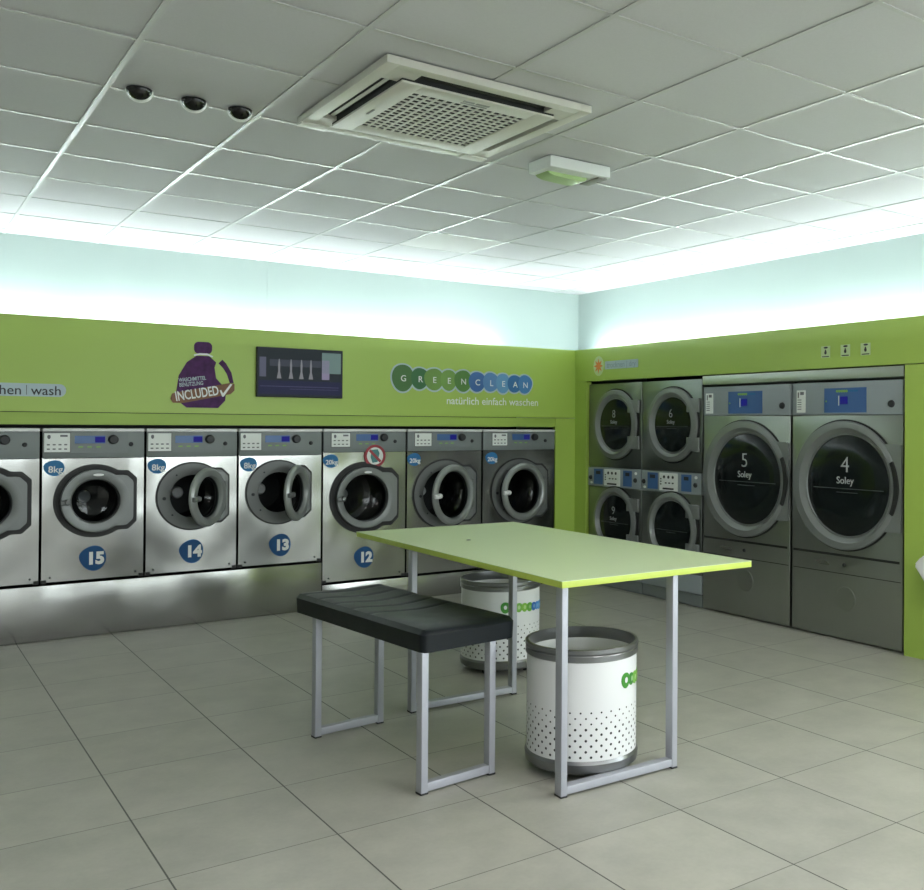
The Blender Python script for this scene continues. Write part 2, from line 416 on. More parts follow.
def washer(xc, wdt, zb, label, number, kilos, dc, R, theta, wide=False, card_flip=False):
    gs = 1.16 if wide else 1.04
    """dc = door centre (x from the middle, height), R = rim radius, theta = opening angle"""
    t = thing('washing_machine', label, 'washing machine', (xc, YW, zb), 0, 'front loading washing machines')
    top = 1.291 - zb; hw = wdt / 2 - .0075; sc = R / .228
    pz0 = (1.108 if zb > .3 else 1.125) - zb                   # underside of the control panel
    dcx, dcz = dc[0], dc[1] - zb
    # body: pierced front sheet and a hollow cabinet behind it
    fx = (-hw - dcx, hw - dcx, .008 - dcz, pz0 - .003 - dcz)
    b = MB().ring_plate(rect_r(*fx), circ_r(.14 * sc * gs), 0, .02, (dcx, dcz), extra=rect_corners(*fx))
    b.box(-hw, -hw + .01, .02, .6, .008, top - .018); b.box(hw - .01, hw, .02, .6, .008, top - .018)
    b.box(-hw + .01, hw - .01, .02, .6, top - .03, top - .018); b.box(-hw + .01, hw - .01, .02, .6, .008, .02)
    b.build('body', M_steel, t)
    for sx in (-1, 1):
        MB().box(sx * (hw - .012) - .014, sx * (hw - .012) + .014, -.004, .02, .0, .022).build('foot', M_black, t)
        MB().disc(sx * (hw - .045), .035, .006, -.003, .001, 12).build('screw', M_dark, t)
    cp = MB().box(-hw, hw, -.004, .02, pz0, top - .02, .003).build('control_panel', M_panel, t)
    MB().box(-hw, hw, -.012, .6, top - .018, top, .004).build('top_lid', M_lip, t)
    # programme card
    s = wdt / .583
    x0 = -.276 * s if not wide else -.262
    cd = MB().box(x0 - .006, x0 + .144, -.0065, -.004, pz0 + .032, top - .024).build('card_frame', M_surr, cp)
    cz0, cz1 = pz0 + .038, top - .030
    MB().box(x0, x0 + .138, -.0085, -.0065, cz0, cz1).build('programme_card', M_card, cp)
    mk = MB()
    mk.prism(blob(x0 + .025, cz1 - .022, .009, .013, .5, pi / 2, 16), -.0095, -.0085)
    if not card_flip: mk.box(x0 + .085, x0 + .125, -.0095, -.0085, cz1 - .022, cz1 - .010)
    for r_ in range(2):
        for q in range(4): mk.box(x0 + .014 + q * .031, x0 + .030 + q * .031, -.0095, -.0085, cz0 + .014 + r_ * .027, cz0 + .022 + r_ * .027)
    mk.build('programme_print', M_grey_print, cp)
    # display, dial, lock
    d0 = -.112 * s if not wide else -.075
    dm = (pz0 + top) / 2 + .022
    MB().box(d0 - .025, d0 + .30, -.0055, -.004, pz0 + .03, top - .028).build('overlay', M_panel, cp)
    dp = MB().box(d0, d0 + .17, -.0075, -.0055, dm - .024, dm + .024).build('display', M_blue, cp)
    MB().box(d0 + .112, d0 + .168, -.0085, -.0075, dm - .018, dm + .018).build('screen', M_lcd, dp)
    lm = MB()
    for q in range(3): lm.box(d0 + .02 + q * .05, d0 + .045 + q * .05, -.0065, -.0055, dm - .05, dm - .042)
    lm.build('panel_print', M_led, cp)
    MB().lathe([(0, -.03), (.022, -.03), (.027, -.024), (.03, -.005), (.03, 0)], 'y', (d0 + .215, -.004, dm), 28).build('dial', M_dark, cp)
    MB().lathe([(0, -.012), (.006, -.012), (.012, -.008), (.014, 0)], 'y', (.206 * s, -.004, dm - .03), 20).build('lock', M_dark, cp)
    # weight sticker
    bx, bz = (-.22 * s, 1.05 - zb) if zb > .3 else (-.265, 1.063 - zb)
    wb = MB().prism(blob(bx, bz, .055, .048, .12, pi * .8), -.002, .001).build('weight_sticker', M_badge_l, t)
    text(kilos, .056 if kilos == '8kg' else .047, M_whitep, wb, (bx + .006, -.0026, bz - .012), .0008)
    if number:
        nz = (.485 if zb > .3 else .352) - zb; nx = -.002 if zb > .3 else -.005
        nb = MB().prism(blob(nx, nz, .072, .078, .14, pi * .86), -.002, .001).build('number_sticker', M_badge, t)
        text(number, .100, M_whitep, nb, (nx + .012, -.0026, nz - .006), .0055)
    # door opening: black rim, surround, drum
    cut = circ_r(.136 * sc * gs)
    MB().ring_plate(door_outline(R, R * 1.05, R * .82, .05 * sc), cut, -.008, .003, (dcx, dcz)).build('door_rim', M_black, t)
    shut = theta < .05
    MB().ring_plate(door_outline(R * .955, R * 1.0, R * .765, .045 * sc), cut, -.012, -.007, (dcx, dcz)).build('door_surround', M_slot if shut else M_surr, t)  # black on shut doors: shade of the gap painted in
    ck = MB()
    for a in (1.1, 2.2, 3.9, 5.1): ck.disc(dcx + .175 * sc * cos(a), dcz + .175 * sc * sin(a), .006, -.017, -.013, 12)
    ck.disc(dcx - .178 * sc, dcz - .01, .011, -.018, -.013, 14)
    ck.build('catch', M_dark, t)
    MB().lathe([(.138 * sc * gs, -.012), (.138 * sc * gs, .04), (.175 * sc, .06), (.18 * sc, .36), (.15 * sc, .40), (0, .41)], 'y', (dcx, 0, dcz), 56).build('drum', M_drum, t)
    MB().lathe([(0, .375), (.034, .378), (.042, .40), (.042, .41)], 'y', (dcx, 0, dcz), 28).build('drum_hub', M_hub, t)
    # hinge block at the right
    if not shut: hb = MB().prism([(dcx + x, dcz + z) for x, z in round_rect(.155 * sc, .205 * sc, -.155 * sc, .155 * sc, .012)], -.021, -.013)
    if not shut: hb.build('hinge_block', M_ring, t)
    # door, hung at its right
    hx = .196 * sc; rr = .194 * sc
    d = bpy.data.objects.new('door', None); COL.objects.link(d); d.parent = t
    d.location = (dcx + hx, -.022, dcz); d.rotation_euler = (0, 0, theta); d.empty_display_size = .05
    c = (-hx, 0, 0)
    gr_ = .128 * sc * gs
    prof = [(rr, -.002), (rr, -.016), (rr - .012, -.030), (rr - .030, -.034), (gr_ + .010, -.028), (gr_ + .002, -.014), (gr_, .006), (gr_ + .018, .010), (rr - .012, .008)]
    if shut: prof = [(rr, -.002), (rr, -.022), (rr - .004, -.026), (gr_ + .012, -.028), (gr_ + .004, -.024), (gr_, -.008), (gr_, .006), (gr_ + .018, .008), (rr - .012, .006)]
    MB().lathe(prof, 'y', c, 72, closed=True).build('door_ring', M_ring_lit if theta > .1 else M_ring, d)
    if shut: MB().ring_plate(door_outline(rr - .004, R * .93, R * .69, .04 * sc), circ_r(.152 * sc * gs), -.0255, .004, (-hx, 0)).build('door_plate', M_ring, d)
    MB().lathe([(gr_ + .0005, -.004), (gr_, .004), (gr_ * .92, .045), (gr_ * .7, .07), (0, .078)], 'y', c, 56).build('door_glass', M_glassd, d)
    MB().lathe([(gr_ + .006, .010), (gr_ + .006, .028), (gr_ - .004, .030), (gr_ - .004, .010)], 'y', c, 56, closed=True).build('door_seal', M_black, d)
    for z in (-.08, .08): MB().box(-.06 * sc, .004, -.018, .004, z * sc - .018, z * sc + .018, .004).build('hinge', M_ring, d)
    lt = MB().box(-hx - rr - .006, -hx - rr + .05 * sc, -.05, -.026, -.02, .012, .008).lathe([(0, -.062), (.014, -.06), (.018, -.05), (.018, -.03)], 'y', (-hx - rr + .036 * sc, 0, .0), 18)
    lt.build('latch', M_lip if number in (None,) and theta > .05 else M_surr, d)
    if theta < .05:
        MB().disc(-hx + .012, .162 * sc, .030, -.0292, -.026, 28, .008).build('emblem', M_lip, d)
    return t
SMALL = [(-.512, .073), (.073, .656), (.656, 1.236), (1.236, 1.826)]
BIG = [(1.826, 2.481), (2.481, 3.140), (3.140, 3.846)]
def mid(p): return (p[0] + p[1]) / 2, p[1] - p[0]
xc, wd = mid(SMALL[0]); washer(xc, wd, .346, 'steel washing machine cut off by the left edge, left of machine 15', None, '8kg', (.006, .845), .228, 0)
xc, wd = mid(SMALL[1]); washer(xc, wd, .346, 'steel washing machine numbered 15 with its round door shut', '15', '8kg', (.003, .841), .228, 0)
xc, wd = mid(SMALL[2]); washer(xc, wd, .346, 'steel washing machine numbered 14 with its round door swung open', '14', '8kg', (-.002, .847), .225, radians(42), card_flip=True)
xc, wd = mid(SMALL[3]); washer(xc, wd, .346, 'steel washing machine numbered 13 with its round door swung open', '13', '8kg', (-.02, .852), .225, radians(48), card_flip=True)
xc, wd = mid(BIG[0]); washer(xc, wd, .182, 'bigger steel washing machine numbered 12 with a red ringed sticker', '12', '20kg', (-.012, .79), .262, 0, True)
xc, wd = mid(BIG[1]); washer(xc, wd, .182, 'big steel washing machine right of machine 12, door standing ajar', None, '20kg', (-.005, .790), .272, radians(20), True, True)
xc, wd = mid(BIG[2]); washer(xc, wd, .182, 'big steel washing machine next to the green corner, door slightly ajar', None, '20kg', (-.005, .788), .272, radians(9), True)

# no-dyeing style round sticker on machine 12
st = thing('prohibition_sticker', 'round red ringed sticker above the door of machine 12', 'sticker', (2.224, YW - .0064, 1.093))
MB().ring_plate(circ_r(.083), circ_r(.064), -.004, -.0005).build('red_ring', M_red, st)
MB().disc(0, 0, .064, -.003, -.0005, 36).build('white_ground', M_card, st)
sk = MB().prism([(-.03, .045), (.02, .05), (.035, .02), (.02, -.045), (-.02, -.05), (-.035, -.01)], -.004, -.003)
sk.build('garment_picture', M_teal, st)
sk = MB().prism([(-.05, .036), (-.036, .05), (.05, -.036), (.036, -.05)], -.0048, -.004)
sk.build('slash', M_red, st)

# ------------------------------------------------------------------ tumble dryers
def handle_arc(cx, cz, r, w, a, y0, y1):
    P = [(cx + r * cos(t), cz + r * sin(t)) for t in [(-a + 2 * a * i / 14) for i in range(15)]]
    Q = [(cx + (r + w * (1 - .3 * abs(i - 7) / 7)) * cos(t), cz + (r + w) * sin(t)) for i, t in enumerate([(-a + 2 * a * i / 14) for i in range(15)])]
    return MB().prism(P + Q[::-1], y0, y1)

def dryer_door(parent, cx, cz, R, rg, bx, bh, big, number, lettering=True, off=0.0):
    """R rim radius, rg glass radius, block reaching to bx with half height bh"""
    d = bpy.data.objects.new('door', None); COL.objects.link(d); d.parent = parent; d.location = (cx, 0, cz); d.empty_display_size = .05
    MB().ring_plate(door_outline(R + .010, bx - .03, bh * .86, .0), circ_r(rg * .9), -.009, .003).build('door_gap', M_black, d)
    o = MB()
    prof = [(R, -.004), (R, -.024), (R - .006, -.029), (rg + (R - rg) * .48, -.033), (rg + .014, -.010), (rg + .006, -.010), (rg + .002, -.016), (rg - .004, -.004)]
    o.lathe(prof, 'y', (0, 0, 0), 96, closed=True)
    for v in o.bm.verts:                                  # the porthole sits a little off the middle of its rim
        v.co.x += off * min(1, max(0, (R - .006 - hypot(v.co.x, v.co.z)) / (R - .02 - rg)))
    o.build('door_ring', M_dring, d)
    k = MB()
    x0 = R * .70
    if big:
        f = door_outline(.001, bx, bh, .006)
        def inner(a): return R * 1.0
        A = [a for a in [(-pi / 2 + pi * i / 80) for i in range(81)] if f(a) > R * 1.002]
        P = [(R * .985 * cos(a), R * .985 * sin(a)) for a in A] + [(f(a) * cos(a), f(a) * sin(a)) for a in A[::-1]]
        k.prism(P, -.022, -.005)
        k.build('hinge_block', M_dring, d)
        handle_arc(0, 0, R * .955, .03, .40, -.0365, -.02).build('handle_recess', M_black, d)
    else:
        for z0, z1 in ((bh * .48, bh), (-bh, -bh * .48)): MB().box(R * .60, bx, -.026, -.005, z0, z1, .004).build('hinge_block', M_dring, d)
        MB().box(R * .965, bx - .01, -.010, -.004, -bh * .46, bh * .46).build('handle_recess', M_black, d)
    gl = MB().lathe([(rg, -.006), (rg * .97, -.012), (rg * .6, -.022), (0, -.027)], 'y', (off, 0, 0), 72).build('door_glass', M_dglass, d)
    if lettering:
        s = rg / .315; pm_ = M_dryer_print if big else M_dim_print
        if number:
            text(number, .140 * s, pm_, gl, (off, -.029, .125 * s), -.0012, ext=.001)
            text('Soley', .062 * s, pm_, gl, (off, -.029, .030 * s), .0004, ext=.001)
        ln = MB().box(off - rg * .80, off + rg * .90, -.0275, -.0262, -.022 * s, -.017 * s)
        ln.box(off - rg * .22, off + rg * .30, -.0285, -.0272, -.045 * s, -.041 * s)
        ln.build('printed_line', M_line_print, gl, False)
    return d

def big_dryer(yc, wdt, label, number):
    t = thing('tumble_dryer', label, 'tumble dryer', (XD, yc, 0), -pi / 2, 'large single tumble dryers')
    hw = wdt / 2 - .009
    MB().box(-hw, hw, 0, .7, .012, 1.402, .003).build('body', M_steel_d, t)
    cp = MB().box(-hw, hw, -.004, .7, 1.405, 1.611, .003).build('control_panel', M_panel_l, t)
    MB().box(-hw + .01, hw - .02, -.0015, .002, .521, .536).box(-hw + .01, hw - .01, -.001, .002, .412, .4165).build('drawer_gap', M_black, t, False)
    MB().lathe([(0, -.006), (.011, -.006), (.013, 0)], 'y', (.0, 0, .47), 16).build('drawer_lock', M_dark, t)
    MB().lathe([(0, -.0015), (.075, -.0015), (.077, .001)], 'y', (.01, 0, .26), 40).build('embossed_disc', M_steel_d, t)
    cd = MB().box(-.386, -.312, -.006, -.003, 1.42, 1.565).build('instruction_card', M_card, cp)
    cm = MB()
    for z in (1.44, 1.455, 1.47, 1.485, 1.50): cm.box(-.378, -.345, -.007, -.006, z, z + .005)
    cm.box(-.355, -.325, -.007, -.006, 1.535, 1.555).box(-.376, -.366, -.007, -.006, 1.515, 1.552)
    cm.build('card_print', M_grey_print, cd, False)
    ov = MB().box(-.158, .166, -.006, -.003, 1.418, 1.572).build('overlay', M_blue, cp)
    MB().box(-.032, .026, -.008, -.006, 1.470, 1.518).build('screen', M_lcd, ov)
    MB().box(-.046, -.039, -.0075, -.006, 1.462, 1.524).build('screen_edge', M_card, ov)
    lg = MB()
    for q in range(5): lg.disc(-.055 + q * .018, 1.552, .010, -.0075, -.006, 14, .008)
    lg.build('logo', M_led, ov)
    lg = MB()
    for q in range(5): lg.disc(.035 + q * .015, 1.552, .008, -.0075, -.006, 14, .006)
    lg.build('logo_end', M_badge_l, ov)
    MB().disc(-.142, 1.49, .006, -.0075, -.006, 12).build('indicator', M_led, ov)
    MB().lathe([(0, -.016), (.010, -.016), (.020, -.01), (.023, 0)], 'y', (.345, -.003, 1.468), 22).build('lock', M_dark, cp)
    dryer_door(t, .002, .966, .400, .314, hw - .002, .262, True, number, off=.024)
    return t
big_dryer(.985, .843, 'large tumble dryer numbered 5 with a big dark round door', '5')
big_dryer(.128, .864, 'large tumble dryer numbered 4 next to the green end panel', '4')
tag(MB().box(XD - .010, XD + .3, -.306, 1.405, 1.627, 1.692, .003).build('steel_fascia', M_steel_b), 'bright steel fascia strip above dryers 5 and 4', 'fascia')

def stacked_dryer(yc, wdt, label, up, low):
    t = thing('stacked_dryer', label, 'tumble dryer', (XD, yc, 0), -pi / 2, 'stacked tumble dryers in the corner')
    hw = wdt / 2 - .004
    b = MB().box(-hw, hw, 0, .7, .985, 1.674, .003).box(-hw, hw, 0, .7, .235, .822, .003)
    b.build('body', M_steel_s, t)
    cp = MB().box(-hw, hw, -.004, .7, .826, .981, .002).build('control_panel', M_panel_l, t)
    MB().box(-hw, hw, -.002, .7, .098, .232, .002).build('lower_panel', M_panel_l, t)
    MB().box(-hw, hw, .012, .7, .004, .092, .002).build('kick_plate', M_panel, t)
    for x0, x1 in ((-.265, -.145), (.125, .235)):
        o = MB().box(x0, x1, -.006, -.003, .842, .968).build('overlay', M_blue, cp)
        MB().box(x0 + .03, x1 - .03, -.0075, -.006, .925, .952).build('screen', M_dark, o)
    cd = MB().box(-.125, .085, -.006, -.003, .836, .972).build('instruction_card', M_card, cp)
    pm = MB().box(-.085, .04, -.007, -.006, .845, .858)
    for x in (-.07, -.02, .03): pm.disc(x, .940, .012, -.007, -.006, 14)
    for z in (.88, .90, .92): pm.box(-.115, -.10, -.007, -.006, z, z + .01)
    for x in (-.06, -.02, .02): pm.box(x, x + .02, -.007, -.006, .89, .90)
    pm.build('card_print', M_dark, cd, False)
    lk = MB()
    for x in (-.31, .28): lk.lathe([(0, -.014), (.012, -.014), (.018, -.008), (.019, 0)], 'y', (x, -.003, .895), 18)
    lk.build('lock', M_dark, cp)
    wl = MB().disc(.285, .95, .016, -.006, -.003, 18, .012).disc(-.30, .852, .016, -.006, -.003, 18, .010)
    wl.build('indicator', M_card, cp)
    dryer_door(t, .028, 1.338, .282, .208, hw - .012 - .028, .195, False, up)
    dryer_door(t, .028, .555, .272, .208, hw - .012 - .028, .195, False, low)
    return t
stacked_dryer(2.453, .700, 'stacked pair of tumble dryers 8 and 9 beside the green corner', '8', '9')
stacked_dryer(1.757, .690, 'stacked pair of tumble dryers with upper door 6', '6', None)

# ------------------------------------------------------------------ signs on the green panels
sg = thing('purple_sticker', 'purple detergent bottle shaped sticker with a brown INCLUDED band', 'sticker', (1.003, YW, 1.430))
MB().prism([(-.10, .0), (.10, .0), (.145, .05), (.15, .10), (.12, .16), (.085, .20), (.075, .27), (.085, .305), (.04, .345), (-.04, .345), (-.10, .30), (-.15, .21), (-.165, .10), (-.15, .04)], -.003, .001).build('bottle_body', M_purple, sg)
MB().prism(round_rect(-.056, .058, .358, .438, .03), -.003, .001).build('bottle_cap', M_purple, sg)
MB().prism([(-.056, .352), (-.02, .362), (.03, .362), (.065, .345), (.06, .337), (.03, .350), (-.02, .350), (-.056, .342)], -.0032, .001).build('bottle_collar', M_card, sg)
MB().prism([(.10, .30), (.125, .325), (.15, .30), (.185, .24), (.20, .17), (.175, .17), (.155, .23), (.13, .27)], -.003, .001).build('bottle_handle', M_purple, sg)
MB().prism([(-.185, .03), (-.20, .055), (-.19, .09), (-.16, .10), (.175, .17), (.205, .165), (.205, .12), (.18, .095), (-.12, .03)], -.005, -.0025).build('brown_band', M_brown, sg)
text('INCLUDED', .088, M_whitep, sg, (-.035, -.0056, .092), .0015, rot=radians(10), sx=.64)
MB().prism([(.108, .118), (.118, .122), (.130, .098), (.178, .165), (.19, .16), (.135, .078), (.125, .076)], -.0062, -.005).build('tick_mark', M_whitep, sg)
text('WASCHMITTEL', .036, M_pale, sg, (-.065, -.0036, .188), .0006, rot=radians(7), sx=.7)
text('BENUTZUNG', .036, M_pale, sg, (-.072, -.0036, .155), .0006, rot=radians(7), sx=.7)

tv = thing('wall_screen', 'flat black wall screen showing a dim picture of pillars', 'screen', (1.656, YW, 1.512))
MB().box(-.306, .306, -.028, 0, 0, .344, .004).build('casing', M_dark, tv)
sc_ = MB().box(-.301, .301, -.0295, -.028, .006, .339).build('display', emission('tv_dark', (.022, .03, .036), .6), tv)
def pic(name, m, *boxes):
    p = MB()
    for q in boxes: p.box(q[0], q[1], -.0305, -.0294, q[2], q[3])
    p.build(name, m, sc_, False)
pic('picture_sky', emission('tv_sky', (.16, .25, .23), .6), (.150, .290, .175, .322))
pic('picture_shop', emission('tv_shop', (.27, .25, .36), .6), (.150, .205, .13, .268))
pic('picture_road', emission('tv_road', (.022, .025, .065), .6), (-.296, .296, .02, .115))
pic('picture_kerb', emission('tv_kerb', (.10, .10, .18), .6), (-.285, .275, .072, .078), (-.08, .275, .056, .060))
pic('picture_wall', emission('tv_wall', (.11, .12, .17), .6), (-.290, -.245, .14, .275))
pic('picture_facade', emission('tv_fac', (.055, .065, .085), .6), (-.22, .145, .215, .262))
p = MB()
for x in (-.155, -.072, .002, .070): p.prism([(x - .016, .130), (x + .016, .130), (x + .006, .18), (x + .007, .225), (x + .003, .265), (x - .003, .265), (x - .007, .225), (x - .006, .18)], -.0310, -.0294)
p.build('picture_pillars', emission('tv_pil', (.24, .25, .27), .6), sc_)

LOGO = [(0, .063, .072, 1.6), (.100, .052, .058, 1.0), (.185, .058, .060, 2.2), (.275, .050, .058, 1.9), (.365, .054, .060, 2.2),
        (.455, .054, .056, 1.2), (.545, .052, .054, .2), (.625, .046, .056, 1.7), (.705, .050, .050, .8), (.775, .046, .054, .5)]
def logo(name, label, loc):
    t = thing(name, label, 'sign', loc)
    k = 1.41
    for i, (x, rx, rz, pa) in enumerate(LOGO):
        MB().prism(blob(x * k, -.0022 * i, rx * k + .012, rz * k + .012, .10, pa), -.002 - i * .0001, .001).build('logo_outline', M_pale, t)
    for i, (x, rx, rz, pa) in enumerate(LOGO):
        b = MB().prism(blob(x * k, -.0022 * i, rx * k, rz * k, .10, pa), -.0042 - i * .0003, -.003).build('logo_pebble', M_logo[i], t, label='pebble with the letter ' + 'GREENCLEAN'[i])
        text('GREENCLEAN'[i], .066, M_whitep, b, (x * k + .004, -.0080, -.0022 * i - .012), .0006, ext=.0004)
    return t
lg = logo('logo_sign', 'row of green and blue pebbles spelling GREENCLEAN on the green panel', (2.445, YW, 1.686))
text('natürlich einfach waschen', .083, M_card, lg, (.800, -.002, -.172), .0006, name='slogan')
wsgn = thing('washing_sign', 'rounded pale strip reading waschen wash at the left edge', 'sign', (0, YW, 1.521))
MB().prism(round_rect(-.66, .203, -.038, .040, .036), -.003, .001).build('strip', M_pale, wsgn)
text('waschen', .080, M_dark, wsgn, (-.030, -.0036, -.004), .0004, align='RIGHT')
MB().box(-.008, -.005, -.0038, -.003, -.028, .03).build('divider', M_dark, wsgn)
text('wash', .080, M_dark, wsgn, (.098, -.0036, -.004), .0004)

dsg = thing('drying_sign', 'small orange star sign with a faded strip above dryer 8', 'sign', (XD - .022, 2.64, 1.822), -pi / 2)
st_ = []
for i in range(16):
    a = pi / 2 + i * pi / 8; r = .062 if i % 2 == 0 else .028
    st_.append((r * cos(a), r * sin(a)))
MB().disc(0, 0, .07, -.002, .001, 30, .082).build('halo', M_pgreen, dsg)
MB().prism(st_, -.0035, -.002).build('star', M_orange, dsg)
MB().prism(round_rect(.085, .515, -.032, .034, .008), -.002, .001).build('strip', M_pale, dsg)
text('trocknen | dry', .064, principled('faded_print', (.30, .39, .44), .5), dsg, (.30, -.0028, 0), .0003)

for i, (y, lb) in enumerate(((.262, 'icon sticker with black pictogram, leftmost of three above dryer 4'), (.108, 'icon sticker with black pictogram, middle of three above dryer 4'), (-.044, 'icon sticker with black pictogram, rightmost of three above dryer 4'))):
    t = thing('icon_sticker', lb, 'sticker', (XD - .022, y, 1.765), -pi / 2, 'icon stickers above dryer 4')
    MB().box(-.036, .036, -.002, .001, 0, .074).build('sticker_ground', M_pgreen, t)
    MB().box(-.027, .027, -.003, -.002, .004, .010).disc(0, .033, .009, -.003, -.002, 14, .012).disc(0, .047, .005, -.003, -.002, 12).disc(.002, .064, .017, -.003, -.002, 14, .006).build('pictogram', M_dark, t)

# white box hung on the end panel, only its corner in view
wb = MB()
bm = bmesh.new()
P = [(-.475, .555), (-.52, .605), (-.57, .63), (-.90, .63), (-.90, .34), (-.62, .34), (-.55, .46)]
a = [bm.verts.new((XD - .16, y, z)) for y, z in P]; b = [bm.verts.new((XD, y, z)) for y, z in P]
bm.faces.new(a); bm.faces.new(b[::-1])
for i in range(len(P)): bm.faces.new((a[i], b[i], b[(i + 1) % len(P)], a[(i + 1) % len(P)]))
bmesh.ops.recalc_face_normals(bm, faces=bm.faces[:]); bmesh.ops.bevel(bm, geom=bm.edges[:], offset=.012, segments=3, affect='EDGES')
wb._add(bm)
tag(wb.build('wall_box', M_lip), 'white plastic corner jutting in at the right edge by the green panel', 'box')

# ------------------------------------------------------------------ ceiling fittings
ac = thing('air_conditioner', 'square ivory cassette air conditioner set in the ceiling', 'air conditioner', (1.205, .02, H - .007))
A_ = .465
def frame_xy(mb, x0, x1, y0, y1, ix0, ix1, iy0, iy1, z0, z1, be=.004):
    mb.box(x0, ix0, y0, y1, z0, z1, be); mb.box(ix1, x1, y0, y1, z0, z1, be)
    mb.box(ix0, ix1, y0, iy0, z0, z1, be); mb.box(ix0, ix1, iy1, y1, z0, z1, be); return mb
fr = MB(); frame_xy(fr, -A_, A_, -A_, A_, -.412, .412, -.412, .412, -.030, .0, .001)
for sx in (-1, 1):
    for sy in (-1, 1): fr.box(min(sx * .30, sx * .414), max(sx * .30, sx * .414), min(sy * .30, sy * .414), max(sy * .30, sy * .414), -.0298, -.004)
fr.build('outer_frame', M_ac, ac)
MB().box(-.41, .41, -.41, .41, -.012, -.001).box(-.350, .350, -.350, .350, -.0385, -.012).build('slot_shade', M_slot, ac)  # solid black block paints the shade inside the air slots
ip = MB()
frame_xy(ip, -.352, .352, -.352, .352, -.262, .262, -.262, .262, -.046, -.038, .001)
ip.build('intake_panel', M_ac, ac)
MB().box(-.262, .262, -.262, .262, -.0395, -.0380).build('filter', M_slot, ac)
gr = MB(); n = 14
for i in range(n + 1):
    u = -.262 + .524 * i / n
    gr.box(u - .005, u + .005, -.262, .262, -.045, -.041); gr.box(-.262, .262, u - .004, u + .004, -.0445, -.0405)
gr.build('grille', M_ac, ac, False)
for (x, y, rz, m, lw) in ((-.376, 0, pi / 2, M_acw, .007), (0, -.376, pi, M_slot, .010), (.382, 0, -pi / 2, M_flap, .022), (0, .382, 0, M_acw, .022)):  # louvre colours have the shade of each side painted in
    f = MB().box(-.285, .285, -lw, lw, -.002, .002, .001)
    f.build('louvre', m, ac, loc=(x, y, -.018), rot=(radians(28), 0, rz))
for x0, x1 in ((-A_ - .003, -.34), (.34, A_ + .003)): MB().box(x0, x1, .405, A_ + .004, -.038, -.028, .004).build('corner_cap', M_acw, ac)
tt = MB().box(-.06, -.01, -.312, -.296, -.0475, -.0455).box(.0, .06, -.312, -.296, -.0475, -.0455).box(-.06, .06, -.288, -.276, -.0475, -.0455)
tt.build('rating_label', M_flap, ac, False)
tt = MB().box(-.305, -.295, .02, .09, -.0475, -.0455); tt.build('nameplate', M_flap, ac, False)

dome0 = None
for i, (x, lb) in enumerate(((.112, 'black dome camera on the ceiling, farthest from the air conditioner'), (.322, 'black dome camera on the ceiling, middle of the three'), (.512, 'black dome camera on the ceiling, closest to the air conditioner'))):
    if dome0 is None:
        t = thing('dome_camera', lb, 'camera', (x, .55, H - .007), 0, 'dome cameras on the ceiling')
        pr = [
            MB().lathe([(0, 0)] + [(.052 * cos(a), -.046 * sin(a)) for a in [pi / 2 * i / 12 for i in range(12)]] + [(0, -.046)], 'z', (0, 0, 0), 40).build('housing', M_lip, t),
            MB().lathe([(.049 * cos(a), -.044 * sin(a)) for a in [pi / 2 * i / 12 for i in range(12)]] + [(0, -.044)], 'z', (-.0035, -.0145, .001), 36).build('dome', M_dome, t)]
        dome0 = t
    else:
        t = dome0.copy(); COL.objects.link(t); t.location.x = x; t['label'] = lb
        for c in pr:
            d = c.copy(); COL.objects.link(d); d.parent = t

ex = thing('emergency_light', 'white emergency light box with green panel on the ceiling', 'emergency light', (2.13, .36, H - .007))
MB().box(-.19, .19, -.10, .10, -.058, 0, .004).build('housing', M_exit, ex)
MB().prism([(-.15, -.058), (.10, -.058), (.085, -.075), (.05, -.082), (-.11, -.076), (-.14, -.068)], -.02, .095).build('diffuser', M_exit_g, ex)
MB().box(.125, .185, -.08, .09, -.065, -.057, .003).build('test_unit', M_flap, ex)

# ------------------------------------------------------------------ table
def rail_frame(parent, x0, x1, y0, z1, b=.04, d=.04):
    """u-shaped leg frame: posts and floor rail of square tube"""
    for x in (x0, x1 - b):
        lg = MB().box(x, x + b, y0, y0 + d, .006, z1, .002).build('leg', M_leg, parent)
        MB().box(x - .001, x + b + .001, y0 - .001, y0 + d + .001, 0, .007, .001).build('foot_cap', M_foot, lg)
    MB().box(x0 + b, x1 - b, y0 + .001, y0 + d - .001, .009, .009 + b * 1.1, .002).build('floor_rail', M_leg, parent)

tb = thing('folding_table', 'long lime green topped table on silver frame legs', 'table', (1.675, .02, 0), radians(-1.2))
ox, oy = -1.675, -.02
MB().box(1.221 + ox, 2.158 + ox, -.929 + oy, .972 + oy, .7735, .7755).build('tabletop', M_tbl, tb)
MB().box(1.222 + ox, 2.157 + ox, -.928 + oy, .971 + oy, .7505, .7735, .001).build('tabletop_edge', M_tbl_edge, tb)
MB().lathe([(0, .7775), (.009, .7775), (.011, .7755)], 'z', (1.528 + ox, 0.336 + oy, 0), 16).build('screw_cap', M_dark, tb)
rail_frame(tb, 1.235 + ox, 1.777 + ox, -.910 + oy, .7505, .026, .042)
rail_frame(tb, 1.232 + ox, 1.795 + ox, .325 + oy, .7505, .026, .042)

